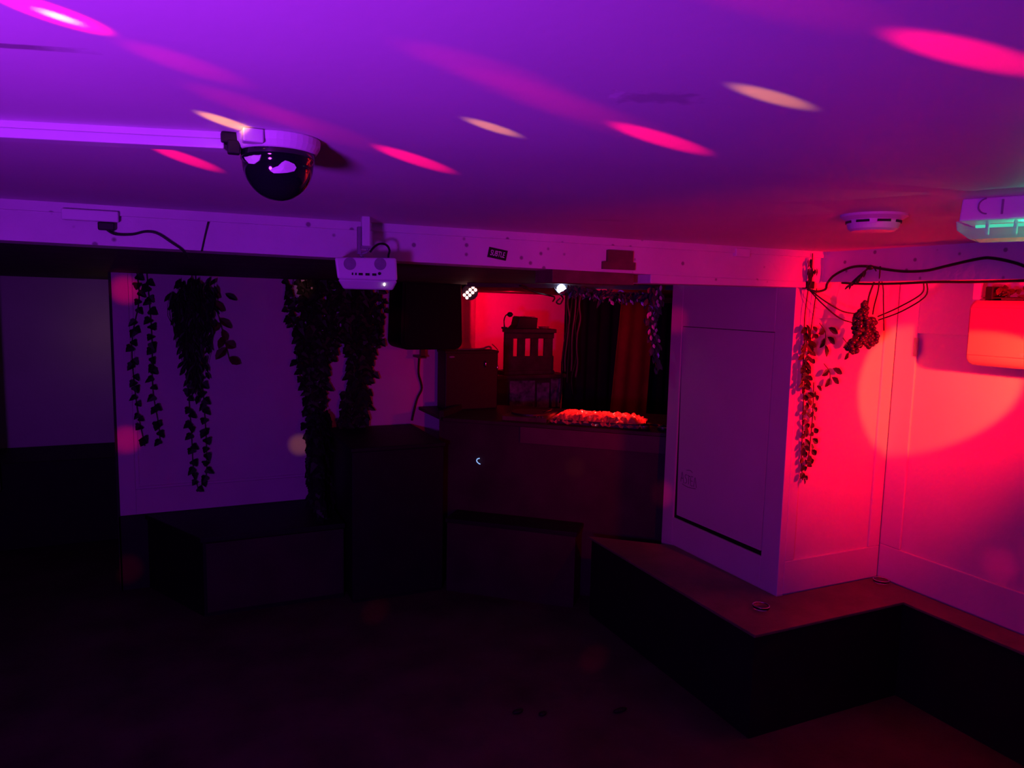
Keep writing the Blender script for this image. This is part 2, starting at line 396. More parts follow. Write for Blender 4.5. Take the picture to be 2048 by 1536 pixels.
def deck(u, label):
    t = thing('turntable', label, 'turntable', bp3(u, 4.4, 1.022), 'turntables on the counter')
    MB().obox(bp3(u - .14, 4.24, 0)[:2], U, .28, .32, 1.022, 1.05).build('plinth', 'wood', t, bevel=.004); ps_ = t.children[0]
    c = bp3(u, 4.40, 1.05)
    MB().lathe([(.001, .012), (.12, .012), (.122, .004), (.122, 0), (.001, 0)], c, 36).build('platter', 'plastic_dark', t, smooth=False)
    MB().tube([bp3(u + .115, 4.52, 1.062), bp3(u + .125, 4.45, 1.078), bp3(u + .09, 4.35, 1.072)], .004).build('tonearm', 'chrome', t)
    for k in range(3):
        MB().lathe([(.006, 0), (.006, .008), (.001, .008)], bp3(u + .11 - k * .02, 4.26, 1.05), 10).build('button', 'chrome', ps_)
deck(-1.15, 'turntable on the counter on the ivy side of the glowing mixer')
t = thing('headphones', 'dark headphones with shiny rims lying on the counter near the pillar', 'headphones', bp3(-.38, 4.28, 1.022))
for du in (-.055, .055):
    c = bp3(-.38 + du, 4.27, 1.022)
    MB().lathe([(.001, .03), (.025, .03), (.034, .018), (.034, .004), (.028, 0), (.001, 0)], c, 20).build('ear_cup', 'plastic_dark', t, smooth=True)
    MB().lathe([(.030, .022), (.034, .024), (.035, .019), (.031, .018), (.030, .022)], c, 20).build('ear_rim', 'chrome', t, smooth=True)
MB().tube([bp3(-.435, 4.27, 1.05), bp3(-.42, 4.36, 1.035), bp3(-.38, 4.40, 1.03), bp3(-.34, 4.36, 1.035), bp3(-.325, 4.27, 1.05)], .007).build('headband', 'plastic_dark', t, smooth=True)

t = thing('flight_case', 'black flight case standing on the ivy end of the booth counter', 'case', (1.80, 4.58, 1.022))
bd = MB().box(1.615, 1.99, 4.50, 4.66, 1.022, 1.405).build('body', 'rubber', t, bevel=.008)
MB().box(1.612, 1.993, 4.497, 4.663, 1.398, 1.414).build('lid', 'rubber', t, bevel=.003)
MB().tube([(1.893, 4.502, 1.345), (1.893, 4.488, 1.338), (1.893, 4.488, 1.312), (1.893, 4.502, 1.305)], .006).build('handle', 'chrome', bd, smooth=True)
MB().ball((1.985, 4.502, 1.30), .010, 8, 6, (.8, .8, 1.8)).build('latch', 'chrome', bd, smooth=True)
MB().ball((1.66, 4.50, 1.375), .012, 8, 6, (1.8, .5, .6)).build('badge', 'plastic_grey', bd, smooth=True)
o = MB().tube([(1.72, 4.55, 1.42), (1.78, 4.56, 1.42), (1.84, 4.55, 1.421), (1.90, 4.56, 1.424), (1.94, 4.55, 1.438), (1.96, 4.55, 1.424)], .006).build('loose_cable', 'cable_red', smooth=True)
tag(o, 'thin cable lying across the top of the flight case', 'cable')
o = MB().tube([(1.955, 4.53, 1.455), (1.98, 4.53, 1.435), (2.0, 4.53, 1.415)], .003).build('metal_rod', 'chrome'); tag(o, 'thin tilted metal rod on the corner of the flight case', 'rod')

# posters cabinet, crate and what stands on it
t = thing('shelf_cabinet', 'dark cabinet pasted with faded posters behind the counter', 'cabinet', (2.62, 5.4, 0))
MB().box(2.28, 2.86, 5.2, 5.5, 0, 1.145).build('carcass', 'wood', t)
MB().box(2.20, 2.88, 5.12, 5.52, 1.145, 1.172).build('top', 'wood', t, bevel=.004)
for x0, x1, z0, z1 in ((2.40, 2.62, .86, 1.12), (2.64, 2.75, .78, 1.10), (2.765, 2.85, .90, 1.13), (2.45, 2.70, .6, .84)):
    MB().box(x0, x1, 5.192, 5.199, z0, z1).build('poster', 'paper', t)
t = thing('wooden_crate', 'dark wooden slatted crate on the poster cabinet against the red wall', 'crate', (2.56, 5.35, 1.172))
for k, x in enumerate((2.352, 2.468, 2.583, 2.70)):
    MB().box(x, x + (.075 if k in (0, 3) else .062), 5.2, 5.225, 1.19, 1.50).build('slat', 'wood', t, bevel=.003)
MB().box(2.345, 2.785, 5.18, 5.34, 1.172, 1.20).build('bottom_board', 'wood', t, bevel=.003)
MB().box(2.35, 2.78, 5.19, 5.22, 1.20, 1.315).build('lower_rail', 'wood', t, bevel=.003)
MB().box(2.35, 2.78, 5.19, 5.22, 1.455, 1.50).build('upper_rail', 'wood', t, bevel=.003)
MB().prism([(2.34, 5.17), (2.785, 5.16), (2.80, 5.34), (2.39, 5.34)], 1.50, 1.53).build('top_board', 'wood', t, bevel=.004)
t = thing('black_box', 'small black box with sloping side on top of the slatted crate', 'box', (2.55, 5.3, 1.53))
MB().prism_xz([(2.425, 1.53), (2.625, 1.53), (2.63, 1.618), (2.47, 1.622), (2.455, 1.56)], 5.19, 5.32).build('housing', 'plastic_dark', t, bevel=.005)
MB().box(2.475, 2.615, 5.20, 5.31, 1.621, 1.628).build('lid', 'chrome', t)
t = thing('gooseneck_lamp', 'little black gooseneck lamp at the left corner of the crate', 'lamp', (2.37, 5.24, 1.53))
MB().lathe([(.001, 0), (.025, 0), (.025, .012), (.001, .014)], (2.365, 5.24, 1.53), 16).build('base', 'plastic_dark', t)
MB().tube([(2.365, 5.24, 1.54), (2.36, 5.24, 1.59), (2.37, 5.235, 1.63), (2.395, 5.23, 1.645)], .005).build('neck', 'plastic_dark', t)
MB().ball((2.405, 5.23, 1.64), .022, 12, 8, (1.1, 1, .9)).build('head', 'plastic_dark', t, smooth=True)
o = MB().lathe([(.001, .002), (.03, .004), (.045, .018), (.048, .018), (.03, 0), (.001, 0)], (2.69, 5.2, 1.53), 24).build('small_dish', 'cling', smooth=True)
tag(o, 'shallow dish catching red light on the right end of the crate', 'dish')

# hanging cables beside the crate
rr = random.Random(11)
cabs = [(1112, 2.82, .95), (0, 2.845, 1.2), (0, 2.87, 1.1), (0, 2.895, 1.2), (0, 2.92, 1.0), (0, 2.945, 1.15)]
names = ['first', 'second', 'third', 'fourth', 'fifth', 'sixth']
for k, (_, x, zb_) in enumerate(cabs):
    pts = [(x + .01 * k * .3, 5.08, 1.85)]
    for i in range(1, 7):
        f = i / 6
        pts.append((x - .03 * f + rr.uniform(-.014, .014), 5.07 + rr.uniform(-.01, .01), 1.85 + (zb_ - 1.85) * f))
    o = MB().tube(pts, .0075, 6, 5).build('hanging_cable', 'cable_red' if k % 2 else 'cable', smooth=True)
    tag(o, f'{names[k]} from the crate of the cables hanging in the booth beside the black curtain', 'cable', 'cables hanging in the booth')
o = MB().tube([(1.83, 3.86, 1.835), (1.93, 3.85, 1.80), (2.02, 3.87, 1.785), (2.11, 3.95, 1.775), (2.18, 4.1, 1.75)], .005).build('lamp_cable', 'cable', smooth=True)
tag(o, 'black cable drooping across the red wall to the blue-white lamp', 'cable')
o = MB().tube([(2.02, 3.80, 1.83), (2.045, 3.8, 1.805), (2.09, 3.83, 1.785), (2.12, 3.86, 1.765), (2.10, 3.86, 1.735), (2.07, 3.85, 1.745), (2.09, 3.84, 1.77)], .0045).build('looped_cable', 'cable', smooth=True)
tag(o, 'short looped cable hanging under the blue-white lamp', 'cable')

# curtains
def curtain(name, pts, z0, z1, amp, wl, m, label, cat='curtain'):
    (x0, y0), (x1, y1), (xb0, yb0), (xb1, yb1) = pts
    mb = MB(); nx, nz = 60, 10
    for j in range(nz + 1):
        g = j / nz
        for i in range(nx + 1):
            f = i / nx
            xt = x0 + (x1 - x0) * f; yt = y0 + (y1 - y0) * f; xo = xb0 + (xb1 - xb0) * f; yo = yb0 + (yb1 - yb0) * f
            a = amp * (.4 + .6 * g)
            mb.v.append((xt + (xo - xt) * g, yt + (yo - yt) * g + a * math.sin(2 * PI * f * wl + .7 * math.sin(3 * f + g)), z1 + (z0 - z1) * g))
    w_ = nx + 1
    for j in range(nz):
        for i in range(nx): mb.f.append((j * w_ + i, j * w_ + i + 1, (j + 1) * w_ + i + 1, (j + 1) * w_ + i))
    o = mb.build(name, m, smooth=True)
    s = o.modifiers.new('thickness', 'SOLIDIFY'); s.thickness = .004
    return tag(o, label, cat)
curtain('black_curtain', ((2.93, 5.3), (3.50, 5.3), (2.93, 5.3), (3.46, 5.3)), .3, 1.83, .03, 5, 'velvet', 'black velvet curtain hanging between the cables and the red drape')
curtain('red_drape', ((3.44, 5.25), (3.78, 5.25), (3.33, 5.25), (3.72, 5.25)), .3, 1.76, .012, 2.5, 'redcloth', 'narrow dark red drape hanging at the back of the booth')
curtain('black_curtain', ((3.76, 5.35), (4.4, 5.35), (3.70, 5.35), (4.4, 5.35)), .3, 1.76, .03, 5, 'velvet', 'black velvet curtain hanging between the red drape and the pillar')
o = MB().box(3.42, 4.2, 5.2, 5.23, 1.755, 1.80).build('curtain_rail', 'wood'); tag(o, 'short wooden rail above the red drape', 'rail')

# ------------------------------------------------------------------ loudspeaker
t = thing('loudspeaker', 'black loudspeaker hung high between the ivy wall and the booth', 'speaker', (1.5, 4.55, 1.43))
def rounded(x0, x1, z0, z1, r, top):
    p = []
    for k in range(7): a = PI + PI / 2 * k / 6; p.append((x0 + r + r * math.cos(a), z0 + r + r * math.sin(a)))
    for k in range(7): a = 1.5 * PI + PI / 2 * k / 6; p.append((x1 - r + r * math.cos(a), z0 + r + r * math.sin(a)))
    p += [(x1 - top, z1), (x0 + top, z1)]
    return p
MB().prism_xz(rounded(1.29, 1.70, 1.43, 1.853, .05, .012), 4.42, 4.72).build('cabinet', 'speaker', t, bevel=.006)
MB().prism_xz(rounded(1.31, 1.68, 1.45, 1.835, .04, .01), 4.41, 4.422).build('grille', 'speaker', t.children[0])
MB().box(1.48, 1.51, 4.6, 4.63, 1.37, 1.44).add([], []).build('bracket_stem', 'plastic_dark', t)
MB().box(1.47, 1.52, 4.6, 4.74, 1.36, 1.375).build('bracket_arm', 'plastic_dark', t)
o = MB().tube([(1.50, 4.70, 1.36), (1.505, 4.725, 1.25), (1.53, 4.73, 1.15), (1.50, 4.73, 1.08), (1.475, 4.725, 1.0), (1.46, 4.725, .93)], .007).build('speaker_cable', 'cable', smooth=True)
tag(o, 'black cable dropping down the wall below the loudspeaker', 'cable')

# red LED lamp, white spot
def basis_tube(c, d, r, L): d = Vector(d).normalized(); return MB().tube([Vector(c), Vector(c) + d * L], r, 20, 1)
t = thing('led_par_lamp', 'stage lamp with two rows of glowing red LEDs beside the loudspeaker', 'lamp', (1.80, 4.36, 1.76))
pd = Vector((-.32, -.90, -.22)).normalized()
pc = Vector((1.755, 4.44, 1.795))
basis_tube(pc - pd * .13, pd, .052, .13).build('housing', 'plastic_dark', t)
px_ = pd.cross(Vector((0, 0, 1))).normalized(); pz_ = px_.cross(pd)
for i in range(4):
    for j in range(2):
        a = (i - 1.5) * .025; bq = (j - .5) * .024
        da = (px_ * .72 - pz_ * .69); db = (px_ * .69 + pz_ * .72)
        MB().ball(pc + da * a + db * bq + pd * .003, .0098, 10, 6).build('led', 'led_red', t, smooth=True)
MB().tube([pc - pd * .06 + Vector((0, 0, .04)), Vector((pc.x - pd.x * .06, pc.y - pd.y * .06, 1.85))], .006, 6, 1).build('yoke', 'plastic_dark', t)
t = thing('spot_lamp', 'small round lamp with a blazing blue-white lens over the booth', 'lamp', (2.06, 3.78, 1.82))
sd_ = Vector((-.47, -.87, -.12)).normalized(); sc = Vector((2.075, 3.80, 1.822))
basis_tube(sc - sd_ * .09, sd_, .032, .088).build('housing', 'plastic_dark', t)
MB().ball(sc, .027, 16, 10).build('lens', 'led_white', t, smooth=True)
MB().tube([sc - sd_ * .045 + Vector((0, 0, .03)), sc - sd_ * .045 + Vector((0, 0, .06))], .006, 6, 1).build('bracket', 'plastic_dark', t)
o = MB().tube([bp3(-1.413, 4.192, .785), bp3(-1.423, 4.180, .782), bp3(-1.425, 4.176, .770), bp3(-1.414, 4.176, .758), bp3(-1.403, 4.180, .752)], .0032).build('glint_or_indicator', 'glint_blue', smooth=True)  # self-glowing crescent put in for a blue-white glint
tag(o, 'tiny crescent-shaped blue-white glint on the booth front', 'glint')

# ------------------------------------------------------------------ ivy
def strand(name, pts, dens, L, W, label, group, seed, spread=1.0, m='leaf', shape='ivy', off=(0, -1, 0), stem_r=.0022, drop=.8, start=0, jit=0):
    rr = random.Random(seed); pts = [Vector(p) for p in pts]
    t = thing(name, label, 'vine' if 'bunch' not in name else 'foliage', pts[0], group)
    MB().tube(pts, stem_r, 5, 4).build('stem', 'stem', t)
    mb = MB(); n = max(3, int(dens))
    seglen = [(pts[i + 1] - pts[i]).length for i in range(len(pts) - 1)]; tot = sum(seglen)
    off = Vector(off)
    tang = off.cross(Vector((0, 0, 1))).normalized()
    for k in range(n):
        s_ = tot * (start + (1 - start) * (k + rr.uniform(.1, .9)) / n); i = 0
        while i < len(seglen) - 1 and s_ > seglen[i]: s_ -= seglen[i]; i += 1
        p = pts[i].lerp(pts[i + 1], min(1, s_ / seglen[i]))
        side = 1 if k % 2 else -1
        a = side * rr.uniform(.1, 1.0) * spread
        p = p + off * rr.uniform(.002, .02) + (tang * rr.uniform(-jit, jit) if jit else tang * 0)
        d = tang * a + Vector((0, 0, -drop)) + off * rr.uniform(-.1, .45)
        mb.leaf(p, d, off + tang * rr.uniform(-.6, .6) + Vector((0, 0, rr.uniform(-.2, .5))), L * rr.uniform(.75, 1.15), W * rr.uniform(.8, 1.15), shape)
    mb.build('leaves', m, t)
    return t
IY = VY - .035
def wp(px, z): return (px, IY, z)
G1 = 'ivy strands on the back wall'
# two thin strands near the recess
strand('ivy_strand', [wp(-.165, 1.857), wp(-.16, 1.70), wp(-.205, 1.45), wp(-.19, 1.1), wp(-.155, .86)], 22, .047, .046, 'thin ivy strand nearest the recess edge of the back wall', G1, 1)
strand('ivy_strand', [wp(-.115, 1.857), wp(-.10, 1.5), wp(-.105, 1.2), wp(-.08, .98), wp(-.075, .87)], 22, .05, .049, 'thin ivy strand with paired leaves, second from the recess', G1, 2)
# feathery bunch and the two strands under it
t = thing('foliage_bunch', 'dense drooping dark foliage bunch between the thin ivy strands', 'foliage', (.13, IY, 1.85))
rr = random.Random(5); mb = MB(); st = MB()
for k in range(46):
    x = rr.gauss(.12, .055); ln = rr.uniform(.25, .66) * (1 - abs(x - .14) * 2.2)
    y = IY - rr.uniform(.0, .09); z0 = 1.85 - rr.uniform(0, .12)
    st.tube([(x, y, z0 + .005), (x + rr.uniform(-.03, .03), y, z0 - ln * .5), (x + (.15 - x) * .4, y, z0 - ln)], .0018, 4, 3)
    for q in range(11):
        f = q / 10
        px_ = x + (.15 - x) * .4 * f
        mb.leaf((px_, y, z0 - ln * f), (rr.uniform(-.8, .8), rr.uniform(-.6, .1), -1), (rr.uniform(-.4, .4), -1, .2), rr.uniform(.04, .075), .02, 'long')
st.build('stems', 'stem', t); mb.build('leaves', 'leaf', t)
strand('ivy_strand', [wp(.12, 1.857), wp(.10, 1.35), wp(.085, 1.2), wp(.095, .9), wp(.10, .70), wp(.125, .575)], 17, .05, .05, 'long ivy strand trailing below the foliage bunch on its recess side', G1, 3, start=.4)
strand('ivy_strand', [wp(.14, 1.857), wp(.15, 1.35), wp(.165, 1.15), wp(.175, .85), wp(.17, .66), wp(.135, .59)], 17, .05, .05, 'long ivy strand trailing below the foliage bunch on its booth side', G1, 4, start=.4)
strand('leaf_sprig', [wp(.20, 1.80), wp(.26, 1.62), wp(.29, 1.48), wp(.315, 1.36)], 11, .085, .05, 'sparse sprig of reddish pointed leaves beside the foliage bunch', None, 6, 1.4, 'leaf_red', 'long')
# dense curtain of ivy
def px2x(px): return .884 + (px - 650) * .00313       # metres along the wall
# top x, bottom x, bottom y, leaves, leaf size, middle bow
dense = [(573, 590, 660, 12, .05, 0), (588, 600, 745, 20, .05, -4), (598, 612, 850, 40, .052, -2), (612, 622, 880, 46, .056, -6), (626, 628, 905, 50, .056, -4),
         (640, 640, 800, 44, .056, -6), (652, 645, 740, 30, .054, 6), (664, 672, 690, 24, .052, 2), (678, 690, 860, 50, .054, 10), (692, 705, 850, 54, .056, 8),
         (704, 716, 862, 56, .056, 6), (716, 724, 850, 52, .056, 4), (728, 733, 820, 44, .054, 2), (742, 740, 750, 26, .052, 0), (754, 752, 690, 18, .05, 2), (766, 762, 680, 12, .048, 4),
         (690, 640, 1000, 52, .056, -18), (640, 655, 990, 46, .056, -30), (712, 668, 960, 44, .056, 4)]
ords = ['first', 'second', 'third', 'fourth', 'fifth', 'sixth', 'seventh', 'eighth', 'ninth', 'tenth', 'eleventh', 'twelfth', 'thirteenth', 'fourteenth', 'fifteenth', 'sixteenth']
for k, (xt, xb, yb, n, sz, bow) in enumerate(dense):
    zt = 1.852; zbm = 1.725 - (yb - 600) * .00315
    rr = random.Random(50 + k); xa, xz = px2x(xt), px2x(xb); yy = IY - (.0, .02, .04)[k % 3]
    pts = []
    for i in range(7):
        f = i / 6; z = zt + (zbm - zt) * f
        pts.append((xa + (xz - xa) * f + bow * .00313 * math.sin(PI * f) + (rr.uniform(-.018, .018) if 0 < i else 0), yy, z))
    lab = f'{ords[k]} strand counted from the recess in the thick ivy curtain under the projector' if k < 16 else \
        ('long ivy strand crossing in front of the thick curtain to the bench', 'long ivy strand reaching the bench at the recess edge of the thick curtain', 'long ivy strand slanting from under the projector toward the black cabinet')[k - 16]
    strand('ivy_strand', pts, int(n * 1.12), sz, sz * .98, lab, 'strands of the thick ivy curtain', 60 + k, 1.6, jit=.024)
# ivy mass spilling over the cabinet edge
for k, (x, zt, zb2) in enumerate(((.76, 1.0, .46), (.80, 1.03, .46), (.845, 1.03, .46), (.77, .90, .46))):
    y = 4.20 + .1 * k
    strand('ivy_strand', [(x + .03, y + .25, zt), (x, y, zt - .06), (x - .01, y - .02, (zt + zb2) / 2), (x + .01, y - .02, zb2 + .02)], 60, .065, .062,
           f'ivy strand spilling down beside the black cabinet, {ords[k]} from the front', 'ivy spilling beside the black cabinet', 90 + k, 1.2, off=(-.75, -.65, 0))
o = MB().leaf((.30, IY, 1.755), (.8, -.2, -.5), (0, -1, .2), .08, .035, 'long').build('single_leaf', 'leaf'); tag(o, 'single dark leaf stuck high on the wall beside the foliage bunch', 'leaf')

# ------------------------------------------------------------------ garland in the booth opening
t = thing('leaf_garland', 'shiny leaf garland strung across the top of the booth opening', 'garland', bp3(-.8, 4.15, 1.82))
gp = [bp3(-.90, 4.16, 1.818), bp3(-.75, 4.15, 1.805), bp3(-.60, 4.14, 1.787), bp3(-.46, 4.13, 1.785), bp3(-.38, 4.12, 1.775)]
MB().tube(gp, .004, 6, 4).build('stem', 'stem', t)
rr = random.Random(21); mb = MB()
for k in range(230):
    f = (k + rr.random()) / 230; i = min(3, int(f * 4)); p = Vector(gp[i]).lerp(Vector(gp[i + 1]), f * 4 - i)
    p += Vector((rr.uniform(-.02, .02), rr.uniform(-.04, .03), rr.uniform(-.015, .03)))
    mb.leaf(p, (rr.uniform(-1, 1), rr.uniform(-.8, .5), -rr.uniform(.1, 1.1)), (rr.uniform(-1, 1), -1, rr.uniform(-.3, 1)), rr.uniform(.026, .05) * (1.7 if rr.random() < .10 else 1), .019, 'long')
mb.build('leaves', 'leaf_shiny', t)
mb = MB()
for k in range(30):
    f = (k + rr.random()) / 30; i = min(3, int(f * 4)); p = Vector(gp[i]).lerp(Vector(gp[i + 1]), f * 4 - i)
    big = 1.7 if k in (8, 12) else 1
    mb.leaf(p + Vector((0, -.045, rr.uniform(-.035, -.005))), (rr.uniform(-.8, .8), -.3, -rr.uniform(.4, 1.3)), (-.9, rr.uniform(-.5, .2), .3), rr.uniform(.018, .034) * big, .012 * big, 'long')
mb.build('glint_leaves', 'leaf_glint', t)['label'] = 'leaves tinted pale as lamp glints along the lower edge'
t = thing('leaf_garland', 'shiny leaf garland hanging down the booth edge of the pillar', 'garland', bp3(-.37, 4.06, 1.80))
gp = [(2.405, 3.33, 1.85), (2.39, 3.34, 1.68), (2.40, 3.33, 1.56), (2.41, 3.32, 1.42)]
MB().tube(gp, .004, 6, 4).build('stem', 'stem', t)
mb = MB()
for k in range(110):
    f = ((k + rr.random()) / 110) ** 1.2; i = min(2, int(f * 3)); p = Vector(gp[i]).lerp(Vector(gp[i + 1]), f * 3 - i)
    wdt = .05 * (1 - f) + .012
    p += Vector((rr.uniform(-wdt, wdt * .3), rr.uniform(-.03, .0), rr.uniform(-.02, .02)))
    mb.leaf(p, (rr.uniform(-.7, .7), rr.uniform(-.8, .3), -1), (rr.uniform(-1, 1), -1, rr.uniform(-.3, .8)), rr.uniform(.035, .062), .026, 'long')
mb.build('leaves', 'leaf_shiny', t)
mb = MB()
for k in range(16):
    f = (k + rr.random()) / 16 * .75; i = min(2, int(f * 3)); p = Vector(gp[i]).lerp(Vector(gp[i + 1]), f * 3 - i)
    mb.leaf(p + Vector((rr.uniform(-.05, .01), -.035, 0)), (rr.uniform(-.5, .5), -.2, -1), (-.7, -.6, .3), rr.uniform(.022, .04), .016, 'long')
mb.build('glint_leaves', 'leaf_glint', t)['label'] = 'leaves tinted pale as lamp glints among the dark ones'

# ------------------------------------------------------------------ pillar side vines
YF = PY - .02
strand('leaf_vine', [(2.495, YF, 1.83), (2.485, YF, 1.70), (2.485, YF - .01, 1.55), (2.48, YF - .01, 1.40)], 26, .046, .026, 'dark leafy vine on the corner edge of the pillar', 'vines on the red side of the pillar', 31, 1.3, 'leaf_side', 'long', start=.36)
strand('leaf_vine', [(2.545, YF, 1.83), (2.53, YF, 1.68), (2.51, YF, 1.45), (2.525, YF + .003, 1.1), (2.545, YF + .006, .98)], 40, .036, .026, 'longest thin vine hanging down the red side of the pillar', 'vines on the red side of the pillar', 32, 1.5, 'leaf_side', 'long', start=.19)
strand('leaf_vine', [(2.565, YF, 1.42), (2.575, YF + .003, 1.25), (2.565, YF + .003, 1.04)], 16, .036, .026, 'short wisp of vine beside the longest vine on the pillar', 'vines on the red side of the pillar', 33, 1.5, 'leaf_side', 'long')
def sprig(c, n, L, label, seed):
    t = thing('leaf_sprig', label, 'leaves', c, 'five-leaf sprigs on the pillar side')
    rr = random.Random(seed)
    MB().tube([(c[0] - .03, c[1] + .01, c[2] + .06), (c[0], c[1], c[2] + .02), (c[0], c[1], c[2] - .03)], .0018, 5, 3).build('stem', 'stem', t)
    mb = MB()
    for dx, dz, z in ((-.9, -.45, .035), (.9, -.45, .04), (-.6, -.7, -.005), (.75, -.6, 0), (.05, -1, -.035))[:n]:
        mb.leaf((c[0] + dx * .012, c[1] - .004, c[2] + z), (dx, -.15, dz), (.1, -1, .1), L * rr.uniform(.9, 1.1), L * .55, 'long')
    mb.build('leaves', 'leaf_side', t)
sprig((2.615, YF, 1.62), 5, .055, 'sprig of five pointed leaves just below the corner cables', 1)
sprig((2.665, YF + .005, 1.44), 4, .055, 'smaller red leaf sprig below the five-leaf sprig', 2)
sprig((2.765, YF, 1.555), 3, .045, 'few dark leaves hanging under the berry cluster', 3)

t = thing('berry_cluster', 'hanging cluster of shiny dark artificial grapes before the red wall', 'decoration', (2.70, 2.2, 1.83))
rr = random.Random(8)
def lobe(x, z, rx, rz, n):
    mb = MB()
    for k in range(n):
        a = rr.uniform(0, 2 * PI); q = rr.uniform(.55, 1); zz = rr.uniform(-1, 1); w_ = math.sqrt(max(0, 1 - zz * zz)) * q
        mb.ball((x + rx * w_ * math.cos(a), 2.2 + rx * .7 * w_ * math.sin(a), z + rz * zz), .0115 * rr.uniform(.8, 1.1), 8, 5)
    return mb
lobe(2.64, 1.665, .040, .075, 95).build('grapes', 'berry', t, smooth=True)
lobe(2.70, 1.645, .036, .060, 75).build('grapes', 'berry', t, smooth=True)
lobe(2.605, 1.59, .030, .028, 36).build('grapes', 'berry', t, smooth=True)
lobe(2.655, 1.745, .016, .030, 20).build('grapes', 'berry', t, smooth=True)
MB().tube([(2.668, 2.2, 1.74), (2.675, 2.2, 1.80), (2.695, 2.2, 1.85), (2.71, 2.2, 1.89)], .004, 6, 4).build('stem', 'stem', t)

# dried leaf knot at the beam end, leaf tangle on the air conditioner
t = thing('dried_leaf_knot', 'small knot of dried leaves hanging at the corner where the beams meet', 'leaves', (2.48, 2.32, 1.97))
rr = random.Random(14); mb = MB()
for k in range(24):
    mb.leaf((2.47 + rr.uniform(-.025, .03), 2.325, 1.955 - rr.uniform(0, .09)), (rr.uniform(-.4, .3), 0, -1), (rr.uniform(-.5, .5), -1, 0), rr.uniform(.02, .045), .012, 'long')
mb.build('leaves', 'leaf', t)
MB().tube([(2.475, 2.33, 1.975), (2.47, 2.325, 1.90), (2.455, 2.325, 1.85)], .002).build('stem', 'stem', t)

# ------------------------------------------------------------------ cables at the right beam
XB = 2.555
def cab(name, pts, r, label, m='cable', grp=None):
    o = MB().tube(pts, r, 6, 6).build(name, m, smooth=True); return tag(o, label, 'cable', grp)
cab('beam_cable', [(2.462, 2.335, 1.825), (2.49, 2.31, 1.815), (2.53, 2.30, 1.825), (2.55, 2.31, 1.85), (XB, 2.28, 1.885), (XB, 2.20, 1.915), (XB, 2.12, 1.917), (XB, 2.04, 1.903), (XB, 1.95, 1.892), (XB, 1.86, 1.893), (XB, 1.78, 1.908), (XB, 1.67, 1.928), (XB, 1.62, 1.928), (XB, 1.54, 1.908), (XB, 1.46, 1.875), (2.56, 1.36, 1.85)], .0052,
    'thick black cable looping along the downstand beam')
cab('beam_cable', [(2.58, 2.26, 1.853), (2.585, 2.15, 1.848), (2.59, 2.0, 1.848), (2.59, 1.85, 1.852), (2.59, 1.7, 1.850), (2.59, 1.5, 1.852), (2.59, 1.3, 1.852)], .005, 'straight black cable along the underside of the downstand beam')
cab('drooping_wire', [(2.47, 2.33, 1.825), (2.50, 2.28, 1.78), (2.57, 2.24, 1.735), (2.625, 2.21, 1.725)], .003, 'upper of two wires drooping from the board end to the grape cluster', 'cable', 'wires drooping by the grape cluster')
cab('drooping_wire', [(2.47, 2.33, 1.822), (2.495, 2.28, 1.765), (2.56, 2.24, 1.705), (2.62, 2.21, 1.685)], .003, 'lower of two wires drooping from the board end to the grape cluster', 'cable', 'wires drooping by the grape cluster')
cab('drooping_wire', [(2.725, 2.19, 1.715), (2.73, 2.1, 1.755), (2.70, 1.98, 1.81), (2.64, 1.93, 1.85)], .003, 'upper wire rising from the grapes to the downstand beam', 'cable', 'wires drooping by the grape cluster')
cab('drooping_wire', [(2.73, 2.19, 1.70), (2.74, 2.09, 1.74), (2.71, 1.97, 1.80), (2.645, 1.92, 1.85)], .003, 'lower wire rising from the grapes to the downstand beam', 'cable', 'wires drooping by the grape cluster')
cab('hanging_wire', [(2.555, 2.09, 1.915), (2.60, 2.08, 1.85), (2.615, 2.08, 1.77), (2.63, 2.08, 1.66)], .0028, 'thin wire hanging straight from the cable knot past the grapes', 'cable', 'thin wires below the cable knot')
cab('hanging_wire', [(2.555, 2.06, 1.915), (2.58, 2.08, 1.83), (2.60, 2.11, 1.76), (2.62, 2.13, 1.725)], .0028, 'thin wire slanting from the cable knot into the grapes', 'cable', 'thin wires below the cable knot')
o = MB().ball((2.553, 2.105, 1.912), .011, 8, 6, (1, 1.6, .9)).build('cable_knot', 'cable', smooth=True); tag(o, 'black tied knot in the cable on the downstand beam', 'knot')
t = thing('hanging_twig', 'dark feathery twig dangling from the cable knot', 'twig', (2.56, 2.12, 1.905))
MB().tube([(2.555, 2.12, 1.905), (2.565, 2.17, 1.875), (2.57, 2.21, 1.845)], .004).build('stem', 'stem', t)
mb = MB()
for k in range(22):
    f = k / 21; mb.leaf((2.553 + .015 * f, 2.12 + .09 * f, 1.905 - .06 * f), (rr.uniform(-.5, .2), rr.uniform(-.2, 1), -1), (-1, -.5, 0), .03, .009, 'long')
mb.build('leaves', 'leaf', t)
o = MB().box(2.468, 2.50, 2.33, 2.37, 1.827, 1.858).build('plug_block', 'rubber', bevel=.003); tag(o, 'black plug block at the end of the board above the pillar', 'plug')

